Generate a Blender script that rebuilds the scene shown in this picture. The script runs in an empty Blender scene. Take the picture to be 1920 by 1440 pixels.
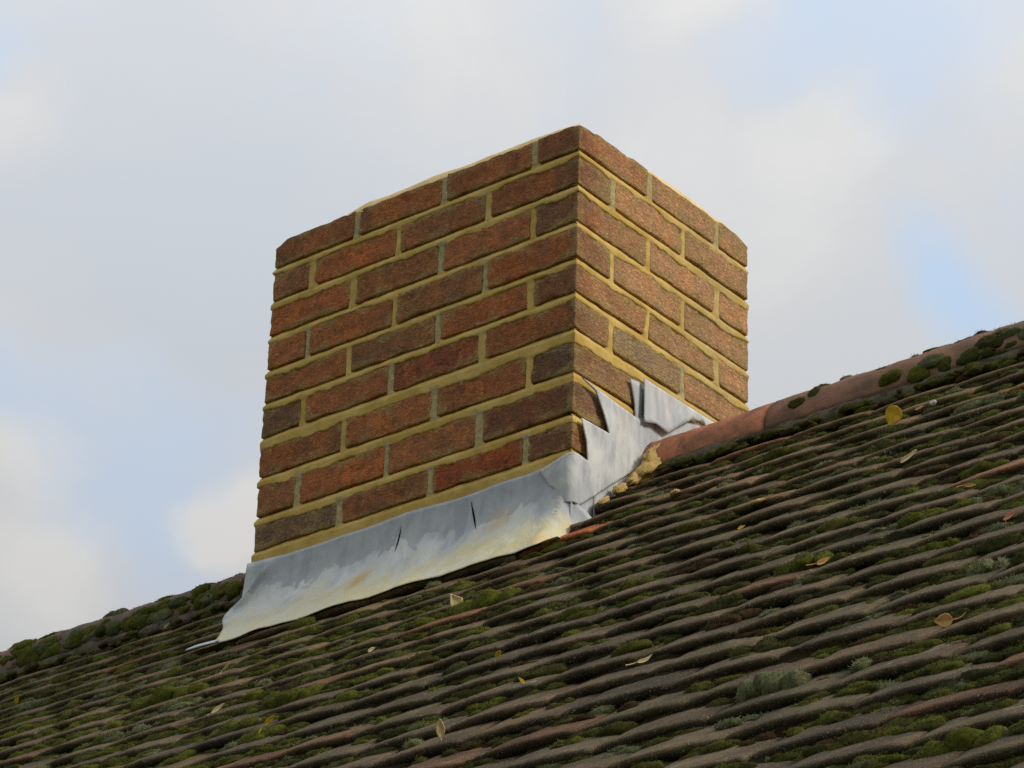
import bpy, math, random
import numpy as np
from mathutils import Matrix, Vector

random.seed(7)
rng = np.random.default_rng(7)
SC = bpy.context.scene
COL = SC.collection
ZT = 4.87                                   # height of the chimney top above the ground

# ---------------------------------------------------------------- camera
CAM = np.array([3.1274, -3.9515, ZT - 3.218])
CR = np.array([0.78043, 0.62447, 0.03110]); CU = np.array([0.27037, -0.38190, 0.88377]); CF = np.array([-0.56376, 0.68132, 0.46688])
cd = bpy.data.cameras.new('camera'); cam = bpy.data.objects.new('camera', cd); COL.objects.link(cam)
cd.sensor_width = 36.0; cd.lens = 6000 / 1920 * 36.0; cd.clip_start = 0.1; cd.clip_end = 3000
cam.matrix_world = Matrix(((CR[0], CU[0], -CF[0], CAM[0]), (CR[1], CU[1], -CF[1], CAM[1]), (CR[2], CU[2], -CF[2], CAM[2]), (0, 0, 0, 1)))
SC.camera = cam

# ---------------------------------------------------------------- light
SUN_DIR = Vector((0.80, 0.20, 0.55)).normalized()
sl = bpy.data.lights.new('sun', 'SUN'); sun = bpy.data.objects.new('sun', sl); COL.objects.link(sun)
sl.energy = 2.5; sl.angle = math.radians(16); sl.color = (1.0, 0.91, 0.76)
sun.rotation_euler = SUN_DIR.to_track_quat('Z', 'Y').to_euler(); sun.location = (6, -3, 9)
SC.view_settings.view_transform = 'Standard'; SC.view_settings.look = 'None'
SC.view_settings.exposure = 0.0; SC.cycles.use_denoising = False; SC.render.filter_size = 1.2; SC.view_settings.gamma = 1.0; SC.view_settings.use_curve_mapping = False

W = bpy.data.worlds.new('World'); SC.world = W; W.use_nodes = True
def build_world():
    nt = W.node_tree; N = nt.nodes; L = nt.links; N.clear()
    out = N.new('ShaderNodeOutputWorld')
    sky = N.new('ShaderNodeTexSky'); sky.sky_type = 'NISHITA'; sky.sun_disc = False
    sky.sun_elevation = math.asin(SUN_DIR.z); sky.sun_rotation = math.atan2(SUN_DIR.x, SUN_DIR.y)
    b1 = N.new('ShaderNodeBackground'); b1.inputs[1].default_value = 0.13; L.new(sky.outputs[0], b1.inputs[0])
    tc = N.new('ShaderNodeTexCoord')
    def math_(op, a, b=None, c=None, clamp=False):
        m = N.new('ShaderNodeMath'); m.operation = op; m.use_clamp = clamp
        for i, v in enumerate((a, b, c)):
            if v is None: continue
            if isinstance(v, (int, float)): m.inputs[i].default_value = v
            else: L.new(v, m.inputs[i])
        return m.outputs[0]
    warp = N.new('ShaderNodeTexNoise'); warp.inputs['Scale'].default_value = 9; warp.inputs['Detail'].default_value = 6; L.new(tc.outputs['Generated'], warp.inputs[0])
    vs = N.new('ShaderNodeVectorMath'); vs.operation = 'MULTIPLY_ADD'; vs.inputs[1].default_value = (.085,) * 3
    L.new(warp.outputs['Color'], vs.inputs[0]); L.new(tc.outputs['Generated'], vs.inputs[2])
    sub = N.new('ShaderNodeVectorMath'); sub.operation = 'SUBTRACT'; sub.inputs[1].default_value = (.0425,) * 3; L.new(vs.outputs[0], sub.inputs[0])
    nrm = N.new('ShaderNodeVectorMath'); nrm.operation = 'NORMALIZE'; L.new(sub.outputs[0], nrm.inputs[0])
    P = nrm.outputs[0]
    def noise(scale, detail=5, rough=.5, src=P):
        n = N.new('ShaderNodeTexNoise'); n.inputs['Scale'].default_value = scale; n.inputs['Detail'].default_value = detail
        n.inputs['Roughness'].default_value = rough; L.new(src, n.inputs[0]); return n.outputs['Fac']
    def blob(d, rad):       # soft patch of the cloud layer round a direction
        dp = N.new('ShaderNodeVectorMath'); dp.operation = 'DISTANCE'; dp.inputs[1].default_value = d; L.new(P, dp.inputs[0])
        mr = N.new('ShaderNodeMapRange'); mr.interpolation_type = 'SMOOTHSTEP'
        mr.inputs[1].default_value = rad; mr.inputs[2].default_value = rad * .15; mr.inputs[3].default_value = 0; mr.inputs[4].default_value = 1
        L.new(dp.outputs['Value'], mr.inputs[0]); return mr.outputs[0]
    def add(lst):
        r = None
        for d, rad, w in lst:
            v = math_('MULTIPLY', blob(d, rad), w)
            r = v if r is None else math_('ADD', r, v)
        return r
    gaps = add([((-.4271, .7055, .5656), .060, .75), ((-.4665, .6847, .56), .035, .45), ((-.4511, .74, .4989), .026, .70), ((-.4525, .7478, .4859), .026, .6),
                ((-.6484, .542, .5347), .022, .5), ((-.6606, .6161, .429), .050, .75), ((-.672, .5792, .4615), .035, .55), ((-.6889, .6039, .401), .03, .2), ((-.444, .752, .487), .03, .35)])
    puffs = add([((-.6442, .555, .5263), .022, .8), ((-.6613, .5485, .5118), .016, .8), ((-.6457, .6374, .4205), .022, 1.1), ((-.6812, .5868, .4377), .024, .6),
                 ((-.6889, .6039, .401), .035, .8), ((-.4922, .6982, .5199), .05, .55), ((-.5455, .6247, .5587), .06, .25), ((-.4613, .7089, .5335), .03, .35), ((-.4839, .6666, .567), .025, .7), ((-.655, .628, .417), .014, .7)])
    greys = add([((-.628, .5844, .5139), .09, .7), ((-.62, .62, .485), .06, .4)])
    # cloud cover
    cov = math_('ADD', math_('MULTIPLY', noise(5, 5), 1.1), .42)
    cov = math_('SUBTRACT', cov, math_('MULTIPLY', gaps, .8))
    cov = math_('ADD', cov, math_('MULTIPLY', puffs, .45))
    cov = math_('ADD', cov, math_('MULTIPLY', math_('SUBTRACT', noise(17, 9, .66), .5), 1.2), clamp=True)
    # cloud brightness, grey blue to warm white; an overcast vault brightens towards the zenith
    br = math_('ADD', math_('MULTIPLY', noise(7, 4), .7), .05)
    br = math_('ADD', br, math_('MULTIPLY', puffs, .65)); br = math_('SUBTRACT', br, math_('MULTIPLY', greys, .45))
    br = math_('ADD', br, math_('MULTIPLY', math_('SUBTRACT', noise(15, 9, .66), .5), .8), clamp=True)
    cr = N.new('ShaderNodeValToRGB'); L.new(br, cr.inputs[0]); e = cr.color_ramp.elements
    e[0].position = .05; e[0].color = (.575, .615, .665, 1); e[1].position = .95; e[1].color = (.74, .735, .72, 1)
    m = e.new(.5); m.color = (.64, .65, .665, 1)
    sx = N.new('ShaderNodeSeparateXYZ'); L.new(tc.outputs['Generated'], sx.inputs[0])
    st = math_('MULTIPLY_ADD', math_('MAXIMUM', sx.outputs[2], 0.0), 1.55, .255)
    veil = N.new('ShaderNodeMix'); veil.data_type = 'RGBA'; L.new(cov, veil.inputs[0]); veil.inputs[6].default_value = (.60, .745, .94, 1); L.new(cr.outputs[0], veil.inputs[7])
    b2 = N.new('ShaderNodeBackground'); L.new(veil.outputs[2], b2.inputs[0]); L.new(st, b2.inputs[1])
    mx = N.new('ShaderNodeMixShader'); L.new(math_('MULTIPLY_ADD', cov, .2, .8), mx.inputs[0]); L.new(b1.outputs[0], mx.inputs[1]); L.new(b2.outputs[0], mx.inputs[2])
    L.new(mx.outputs[0], out.inputs[0])
build_world()

# ---------------------------------------------------------------- helpers
def vnoise(p, seed=0):
    """value noise, p (...,3) -> 0..1"""
    p = np.asarray(p, float); i = np.floor(p).astype(np.int64); f = p - i; f = f * f * (3 - 2 * f)
    def h(o):
        q = i + np.array(o)
        n = (q[..., 0] * 374761393 + q[..., 1] * 668265263 + q[..., 2] * 2147483647 + seed * 974634777) & 0xffffffff
        n = ((n ^ (n >> 13)) * 1274126177) & 0xffffffff
        n = ((n ^ (n >> 16)) * 2246822519) & 0xffffffff
        return ((n ^ (n >> 15)) & 0xffffff) / float(0xffffff)
    x, y, z = f[..., 0], f[..., 1], f[..., 2]
    l = lambda a, b, t: a + (b - a) * t
    return l(l(l(h((0,0,0)), h((1,0,0)), x), l(h((0,1,0)), h((1,1,0)), x), y), l(l(h((0,0,1)), h((1,0,1)), x), l(h((0,1,1)), h((1,1,1)), x), y), z)
def fbm(p, seed=0, o=3):
    p = np.asarray(p, float); s = 0; a = 1; t = 0
    for k in range(o): s = s + a * vnoise(p * 2 ** k + 17.3 * k, seed + k); t += a; a *= .5
    return s / t
def P3(x, y, z): return np.stack(np.broadcast_arrays(np.asarray(x, float), np.asarray(y, float), np.asarray(z, float)), -1)

def mesh(name, V, F, smooth=True, attrs=None, mat_idx=None):
    """V (n,3) array; F list/array of faces"""
    me = bpy.data.meshes.new(name); V = np.asarray(V, np.float32)
    if isinstance(F, np.ndarray):
        n, k = F.shape; me.vertices.add(len(V)); me.vertices.foreach_set('co', V.ravel())
        me.loops.add(n * k); me.loops.foreach_set('vertex_index', F.astype(np.int32).ravel())
        me.polygons.add(n); me.polygons.foreach_set('loop_start', np.arange(0, n * k, k, dtype=np.int32))
        me.polygons.foreach_set('loop_total', np.full(n, k, np.int32)); me.update(calc_edges=True)
    else:
        me.from_pydata(V.tolist(), [], [list(f) for f in F]); me.update()
    me.polygons.foreach_set('use_smooth', np.full(len(me.polygons), smooth)); me.update()
    for k, a in (attrs or {}).items():
        a = np.asarray(a, np.float32)
        if a.ndim == 2:
            if a.shape[1] == 3: a = np.concatenate([a, np.ones((len(a), 1), np.float32)], 1)
            at = me.attributes.new(k, 'FLOAT_COLOR', 'POINT'); at.data.foreach_set('color', a.ravel())
        else:
            at = me.attributes.new(k, 'FLOAT', 'POINT'); at.data.foreach_set('value', a)
    return me
def obj(name, me, mat=None, parent=None, col=None):
    o = bpy.data.objects.new(name, me)
    if mat and not me.materials: me.materials.append(mat)
    COL.objects.link(o)
    if parent: o.parent = parent
    if col is not None: o.color = (*col, 1)
    return o
def empty(name, loc=(0, 0, 0)):
    o = bpy.data.objects.new(name, None); o.location = loc; o.empty_display_size = .1; COL.objects.link(o); return o
def tag(o, label=None, cat=None, group=None, kind=None):
    for k, v in (('label', label), ('category', cat), ('group', group), ('kind', kind)):
        if v: o[k] = v
    return o
def grid_faces(nu, nv, wrap=False):
    a = np.arange(nu * nv).reshape(nu, nv)
    if wrap: a = np.concatenate([a, a[:1]], 0)
    return np.stack([a[:-1, :-1], a[1:, :-1], a[1:, 1:], a[:-1, 1:]], -1).reshape(-1, 4)

# ---------------------------------------------------------------- materials
class MT:
    def __init__(s, name):
        s.m = bpy.data.materials.new(name); s.m.use_nodes = True; s.N = s.m.node_tree.nodes; s.L = s.m.node_tree.links
        s.b = s.N['Principled BSDF']; s.b.inputs['Specular IOR Level'].default_value = .25
        s.geo = s.N.new('ShaderNodeNewGeometry'); s.tc = s.N.new('ShaderNodeTexCoord'); s.info = s.N.new('ShaderNodeObjectInfo')
        s.pos = s.geo.outputs['Position']
    def scaled(s, v, src=None):
        n = s.N.new('ShaderNodeVectorMath'); n.operation = 'MULTIPLY'; n.inputs[1].default_value = v; s.L.new(src or s.pos, n.inputs[0]); return n.outputs[0]
    def noise(s, scale, detail=4, rough=.55, src=None, out='Fac', dist=0):
        n = s.N.new('ShaderNodeTexNoise'); n.inputs['Scale'].default_value = scale; n.inputs['Detail'].default_value = detail
        n.inputs['Roughness'].default_value = rough; n.inputs['Distortion'].default_value = dist; s.L.new(src or s.pos, n.inputs[0]); return n.outputs[out]
    def voro(s, scale, src=None, feat='F1', out='Distance'):
        n = s.N.new('ShaderNodeTexVoronoi'); n.feature = feat; n.inputs['Scale'].default_value = scale; s.L.new(src or s.pos, n.inputs[0]); return n.outputs[out]
    def rng_(s, v, a, b, c=0, d=1):
        n = s.N.new('ShaderNodeMapRange'); s.L.new(v, n.inputs[0]); n.interpolation_type = 'SMOOTHSTEP'
        for i, x in enumerate((a, b, c, d)): n.inputs[i + 1].default_value = x
        return n.outputs[0]
    def ramp(s, v, pts):
        n = s.N.new('ShaderNodeValToRGB'); s.L.new(v, n.inputs[0]); e = n.color_ramp.elements
        while len(e) < len(pts): e.new(.5)
        for i, (p, c) in enumerate(pts): e[i].position = p; e[i].color = (*c, 1) if len(c) == 3 else c
        return n.outputs[0]
    def _set(s, sock, v):
        if isinstance(v, (int, float)): sock.default_value = v
        elif isinstance(v, tuple): sock.default_value = (*v, 1) if len(v) == 3 and len(sock.default_value) == 4 else v
        else: s.L.new(v, sock)
    def mix(s, f, a, b, mode='MIX'):
        n = s.N.new('ShaderNodeMix'); n.data_type = 'RGBA'; n.blend_type = mode; n.clamp_factor = True
        s._set(n.inputs[0], f); s._set(n.inputs[6], a); s._set(n.inputs[7], b); return n.outputs[2]
    def math(s, op, a, b=0.0, clamp=False):
        n = s.N.new('ShaderNodeMath'); n.operation = op; n.use_clamp = clamp; s._set(n.inputs[0], a); s._set(n.inputs[1], b); return n.outputs[0]
    def attr(s, name, out='Fac'):
        n = s.N.new('ShaderNodeAttribute'); n.attribute_name = name; return n.outputs[out]
    def bump(s, h, dist, strength=1.0, prev=None):
        n = s.N.new('ShaderNodeBump'); n.inputs['Distance'].default_value = dist; n.inputs['Strength'].default_value = strength
        s.L.new(h, n.inputs['Height'])
        if prev: s.L.new(prev, n.inputs['Normal'])
        return n.outputs[0]
    def done(s, col, rough=.85, normal=None, metal=0.0):
        s._set(s.b.inputs['Base Color'], col); s._set(s.b.inputs['Roughness'], rough); s._set(s.b.inputs['Metallic'], metal)
        if normal: s.L.new(normal, s.b.inputs['Normal'])
        return s.m

def m_brick():
    s = MT('brick_clay'); base = s.info.outputs['Color']
    big = s.noise(16, 4, .6); c = s.mix(s.rng_(big, .38, .66), base, s.mix(1.0, base, (1.42, 1.27, 1.0), 'MULTIPLY'))
    mid = s.noise(55, 5, .7); c = s.mix(s.rng_(mid, .42, .7, 0, .75), c, s.mix(1.0, base, (.50, .55, .62), 'MULTIPLY'))
    c = s.mix(s.math('MULTIPLY', s.attr('burnt'), .6), c, s.mix(s.noise(40, 3), (.125, .075, .045), (.20, .118, .068)))
    # pale mortar haze wiped over the face, strongest next to the joints
    wipe = s.math('ADD', s.math('MULTIPLY', s.attr('wipe'), .22), s.math('MULTIPLY', s.noise(17, 7, .75), 1.25))
    wash = s.math('MULTIPLY', s.attr('wash'), s.rng_(s.noise(13, 5, .7), .25, .6, .45, 1)); c = s.mix(s.math('MULTIPLY', wash, .55), c, s.mix(s.rng_(s.noise(33, 5, .7), .4, .6), (.60, .33, .16), (.57, .38, .20)))
    wipe = s.math('ADD', wipe, s.math('MULTIPLY', s.attr('wash'), .07)); c = s.mix(s.rng_(wipe, .71, .87, 0, .70), c, s.mix(s.noise(50, 4, .7), (.36, .25, .09), (.50, .36, .15)))
    c = s.mix(s.rng_(s.noise(9, 5, .7), .56, .74, 0, .42), c, (.20, .19, .13))
    cr = s.noise(1.0, 5, .75, s.scaled((105, 105, 230)), dist=.4)
    pits = s.voro(140, feat='SMOOTH_F1'); hole = s.rng_(cr, .39, .34)
    c = s.mix(s.math('MULTIPLY', hole, .9), c, (.03, .02, .015))
    c = s.mix(s.rng_(s.noise(230, 3, .8), .60, .70, 0, .6), c, (.5, .33, .2))
    h = s.math('ADD', s.rng_(cr, .28, .62), s.math('MULTIPLY', pits, .35)); n = s.bump(h, .0024, 1.0)
    n = s.bump(s.noise(420, 3, .7), .0008, .8, n)
    return s.done(c, .92, n)
def m_mortar():
    s = MT('lime_mortar')
    a = s.noise(14, 4, .6); c = s.mix(s.rng_(a, .35, .65), (.46, .300, .070), (.60, .415, .130))
    c = s.mix(s.rng_(s.noise(45, 5, .7), .5, .72, 0, .5), c, (.33, .24, .08))
    c = s.mix(s.attr('old'), c, s.mix(s.rng_(s.noise(120, 4, .7), .4, .62), (.28, .24, .13), (.44, .38, .22)))
    c = s.mix(s.rng_(s.noise(330, 2, .6), .60, .72, 0, .45), c, (.22, .15, .06))
    n = s.bump(s.noise(30, 4, .6), .003, .6); n = s.bump(s.noise(380, 3, .7), .0010, .9, n)
    return s.done(c, .95, n)
def m_lead(stain):
    s = MT('apron_lead' if stain else 'lead_sheet')
    v = s.scaled((38, 38, 7)); streak = s.noise(1.0, 5, .6, v, dist=.4)
    c = s.mix(s.rng_(streak, .35, .68), (.36, .385, .425), (.55, .57, .575))
    c = s.mix(s.rng_(s.noise(7, 5, .6), .45, .66, 0, .8), c, (.66, .67, .65))
    c = s.mix(s.rng_(s.noise(11, 4, .6, s.scaled((1, 1, .5))), .52, .7, 0, .45), c, (.62, .52, .44))
    if stain:
        t = s.attr('drop'); wet = s.math('ADD', s.math('MULTIPLY', t, .9), s.math('MULTIPLY', s.math('SUBTRACT', s.noise(6.5, 5, .65, s.scaled((1, 1, .6)), dist=.8), .5), 1.9))
        c = s.mix(s.rng_(wet, .30, .80, 0, .85), c, s.mix(s.rng_(s.noise(19, 5, .6), .35, .7), (.60, .59, .44), (.62, .53, .24)))
        gr = s.rng_(s.math('ADD', t, s.math('MULTIPLY', s.math('SUBTRACT', s.noise(9, 6, .65, dist=.6), .5), 1.5)), .36, .30)
        c = s.mix(s.math('MULTIPLY', gr, .8), c, s.mix(s.rng_(s.noise(30, 4, .6, s.scaled((1, 1, .3))), .4, .6), (.28, .30, .335), (.37, .39, .42)))
        dp = s.N.new('ShaderNodeVectorMath'); dp.operation = 'DISTANCE'; dp.inputs[1].default_value = (-.455, -.035, ZT - .835); s.L.new(s.pos, dp.inputs[0])
        c = s.mix(s.math('MULTIPLY', s.rng_(s.math('ADD', dp.outputs['Value'], s.math('MULTIPLY', s.noise(35, 4, .7), .05)), .062, .035), .8), c, (.55, .36, .10))
        c = s.mix(s.rng_(s.voro(4.0, s.scaled((1, 1, 1.0)), out='Distance'), .20, .05, 0, .5), c, (.62, .42, .12))
    c = s.mix(s.rng_(s.noise(90, 4, .7, s.scaled((1, 1, .35))), .55, .75, 0, .35), c, (.30, .31, .31))
    n = s.bump(s.noise(14, 4, .55, s.scaled((1, 1, .55)), dist=.6), .010, .6); n = s.bump(s.voro(34, s.scaled((1, 1, .6)), feat='SMOOTH_F1'), .0035, .5, n); n = s.bump(s.noise(700, 2), .0004, .6, n)
    s.b.inputs['Specular IOR Level'].default_value = .45
    return s.done(c, s.rng_(streak, .3, .7, .62, .78), n, .05)
def m_tile():
    s = MT('weathered_tile'); r = s.info.outputs['Random']; oc = s.info.outputs['Color']
    c = s.mix(s.rng_(s.noise(11, 4, .6), .36, .64), (.078, .056, .029), (.172, .124, .068))
    c = s.mix(1.0, c, oc, 'MULTIPLY')
    c = s.mix(s.rng_(s.noise(70, 5, .75), .45, .68, 0, .8), c, (.055, .045, .035))
    c = s.mix(s.rng_(s.noise(5, 5, .65), .50, .66, 0, .55), c, (.062, .062, .026))
    c = s.mix(s.rng_(s.noise(24, 5, .7), .60, .70, 0, .5), c, (.21, .125, .075))
    alg_shade = s.math('MULTIPLY', s.attr('tail'), s.rng_(s.noise(17, 5, .7), .30, .46)); c = s.mix(s.math('MULTIPLY', alg_shade, .85), c, s.mix(s.rng_(s.noise(60, 5, .75), .4, .62), (.012, .010, .006), (.032, .030, .013)))  # patchy dark algae on the tail faces, with their shade painted into the colour
    c = s.mix(s.rng_(s.noise(6.5, 6, .75), .675, .70, 0, .9), c, (.40, .115, .055))       # spalled, red clay bare
    c = s.mix(s.rng_(s.noise(13, 6, .8), .63, .69, 0, .75), c, (.36, .34, .28))   # pale crust
    c = s.mix(s.rng_(s.noise(330, 2, .7), .61, .68, 0, .85), c, (.30, .25, .18))
    c = s.mix(s.rng_(s.noise(260, 3, .8), .40, .31, 0, .7), c, (.02, .017, .013))
    n = s.bump(s.noise(70, 5, .7), .006, .9); n = s.bump(s.noise(380, 3, .75), .0022, 1.0, n)
    return s.done(c, .93, n)
def m_ridge():
    s = MT('ridge_clay'); oc = s.info.outputs['Color']
    c = s.mix(s.rng_(s.noise(15, 5, .6), .35, .65), oc, s.mix(1.0, oc, (.62, .66, .7), 'MULTIPLY'))
    c = s.mix(s.rng_(s.noise(40, 5, .7), .52, .68, 0, .6), c, (.12, .09, .055))
    c = s.mix(s.rng_(s.noise(9, 5, .7), .52, .70, 0, .45), c, (.075, .07, .035))
    c = s.mix(s.rng_(s.noise(300, 3, .7), .62, .7, 0, .5), c, (.42, .33, .26))
    n = s.bump(s.noise(50, 4, .65), .003, .7); n = s.bump(s.noise(380, 3, .75), .0012, .9, n)
    return s.done(c, .92, n)
def m_bed():
    s = MT('ridge_bedding'); c = s.mix(s.rng_(s.noise(30, 5, .7), .4, .62), (.040, .036, .022), (.12, .10, .07))
    c = s.mix(s.rng_(s.noise(14, 5, .7), .48, .62, 0, .6), c, (.06, .065, .025))
    n = s.bump(s.noise(70, 5, .7), .006, .9)
    return s.done(c, .95, n)
def m_moss():
    s = MT('moss_cushions'); a = s.attr('tint', 'Color')
    c = s.mix(s.rng_(s.noise(260, 4, .75), .34, .66), s.mix(1.0, a, (.6, .62, .6), 'MULTIPLY'), s.mix(1.0, a, (1.35, 1.3, 1.1), 'MULTIPLY'))
    c = s.mix(s.rng_(s.noise(45, 3, .6), .58, .72, 0, .5), c, s.mix(1.0, a, (1.3, .85, .6), 'MULTIPLY'))
    n = s.bump(s.noise(520, 3, .8), .0016, .8); s.b.inputs['Specular IOR Level'].default_value = .08
    return s.done(c, 1.0, n)
def m_plain(name, c1, c2, sc=30, rough=.9, b=.002, spec=.25):
    s = MT(name); c = s.mix(s.rng_(s.noise(sc, 4, .6), .35, .65), c1, c2); n = s.bump(s.noise(sc * 4, 4, .7), b, .8)
    s.b.inputs['Specular IOR Level'].default_value = spec
    return s.done(c, rough, n)
def m_leaf(name, c1, c2, spot=(.25, .11, .03)):
    s = MT(name); o = s.tc.outputs['Object']
    c = s.mix(s.rng_(s.noise(60, 4, .6, o), .35, .65), c1, c2); c = s.mix(s.rng_(s.noise(190, 4, .7, o), .58, .68, 0, .65), c, spot)
    w = s.N.new('ShaderNodeTexWave'); w.inputs['Scale'].default_value = 90; w.inputs['Distortion'].default_value = 3; s.L.new(o, w.inputs[0])
    s.b.inputs['Subsurface Weight'].default_value = 0.0
    return s.done(c, .6, s.bump(w.outputs['Fac'], .0003, .15))
M_BRICK, M_MORTAR, M_LEAD, M_APRON, M_TILE, M_RIDGE, M_BED, M_MOSS = m_brick(), m_mortar(), m_lead(0), m_lead(1), m_tile(), m_ridge(), m_bed(), m_moss()
M_FLAUNCH = m_plain('flaunching_mortar', (.60, .43, .19), (.70, .53, .27), 25, .95)
M_DECK = m_plain('roof_underlay', (.03, .028, .025), (.05, .045, .04), 5)
M_DAB = m_plain('fresh_mortar', (.40, .27, .085), (.52, .36, .13), 60, .95, .003)

# ---------------------------------------------------------------- ground
def build_ground():
    s = MT('lawn_ground'); c = s.mix(s.rng_(s.noise(.6, 6, .7), .35, .65), (.045, .075, .02), (.09, .11, .04)); s.done(c, 1.0)
    V = np.array([(-1500, -1500, 0), (1500, -1500, 0), (1500, 1500, 0), (-1500, 1500, 0)], float)
    tag(obj('ground', mesh('ground', V, [(0, 1, 2, 3)], False), s.m), kind='structure')
build_ground()

# ---------------------------------------------------------------- roof frame
AL = math.radians(41.0); CA, SA = math.cos(AL), math.sin(AL); YR = .276; ZR = ZT - .5883; G = .0995; TW = .165
def rf(x, s, n): return P3(x, YR - np.asarray(s, float) * CA - np.asarray(n, float) * SA, ZR - np.asarray(s, float) * SA + np.asarray(n, float) * CA)
def proj(p):
    d = np.asarray(p) - CAM; z = d @ CF; return 960 + 6000 * (d @ CR) / z, 720 - 6000 * (d @ CU) / z
CH_L, CH_D = .7675, .5446

roof = empty('tiled_roof', (0, YR, ZR)); tag(roof, 'mossy pitched roof of cambered brown clay tiles round the brick chimney', 'roof')
RO = np.array([0, YR, ZR])
CAMBER, TH = .0034, .0150
def camb(u):    # u in -1..1 across the tile
    return CAMBER * (1 - u * u)
tail_attr = {}
def tail_of(w0, w1, seed): return tail_attr[(round(w0, 5), round(w1, 5), seed)]
def tile_arrays(w0, w1, seed):
    """one cambered plain tile: x from w0 to w1 (0 is the centre of a full tile), s measured from its tail, n from the nominal plane"""
    r = np.random.default_rng(seed); nx = max(4, int(round((w1 - w0) / .0118)))
    xs = np.linspace(w0, w1, nx + 1); u = xs / (TW / 2)
    prof = [(-.150, -.0195 - .0005), (-.11, -.0148), (-.08, -.0108), (-.055, -.0075), (-.035, -.0048), (-.02, -.0020), (-.010, -.0009), (-.0045, -.0007), (-.0016, -.0018), (-.0003, -.0046), (0, -.0092), (-.001, -TH), (-.06, -TH - .008), (-.150, -.032)]
    pr = np.array(prof); S = pr[:, 0][None, :] + 0 * xs[:, None]; Nn = pr[:, 1][None, :] + camb(u)[:, None]
    ph = r.uniform(-.0011, .0011); Nn = Nn + ph * u[:, None] + r.uniform(-.0008, .0008)      # each lies a little askew
    X = xs[:, None] + 0 * S
    S = S + r.uniform(-.003, .003) * u[:, None] + (fbm(P3(X * 45, seed * 3.1, 0), 5) - .5) * .005 * np.exp(S / .03)
    q = P3(X * 70, S * 70, Nn * 90 + seed * 7.7); d = (fbm(q, 3) - .5) * .0017 + (fbm(q * 3.3, 6, 2) - .5) * .0014
    Nn = Nn + d * (pr[:, 1][None, :] > -TH - .002); S = S + (fbm(q + 50, 4) - .5) * .003 * (pr[:, 0] > -.003)[None, :]
    edge = (np.abs(u) > .93)[:, None] * (pr[:, 1][None, :] > -.012); Nn = Nn - .0012 * edge
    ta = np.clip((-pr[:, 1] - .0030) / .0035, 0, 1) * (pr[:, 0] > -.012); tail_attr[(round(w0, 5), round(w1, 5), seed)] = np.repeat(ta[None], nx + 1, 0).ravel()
    V = np.stack([X, S, Nn], -1).reshape(-1, 3); nv = len(prof); F = grid_faces(nx + 1, nv).tolist()
    base = len(V)
    for side in (0, nx):
        idx = [side * nv + j for j in range(nv)]
        F.append(idx if side == 0 else idx[::-1])
    return V, F
def to_mesh_local(V):   # tile frame (x, s, n) -> local orientation, no translation
    x, s, n = V[:, 0], V[:, 1], V[:, 2]; return np.stack([x, -s * CA - n * SA, -s * SA + n * CA], -1)
VARIANTS = []
for k in range(14):
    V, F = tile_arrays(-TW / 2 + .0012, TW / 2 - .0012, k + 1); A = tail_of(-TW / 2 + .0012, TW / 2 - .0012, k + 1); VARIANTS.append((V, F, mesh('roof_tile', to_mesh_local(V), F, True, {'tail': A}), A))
tile_rows = {}
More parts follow.
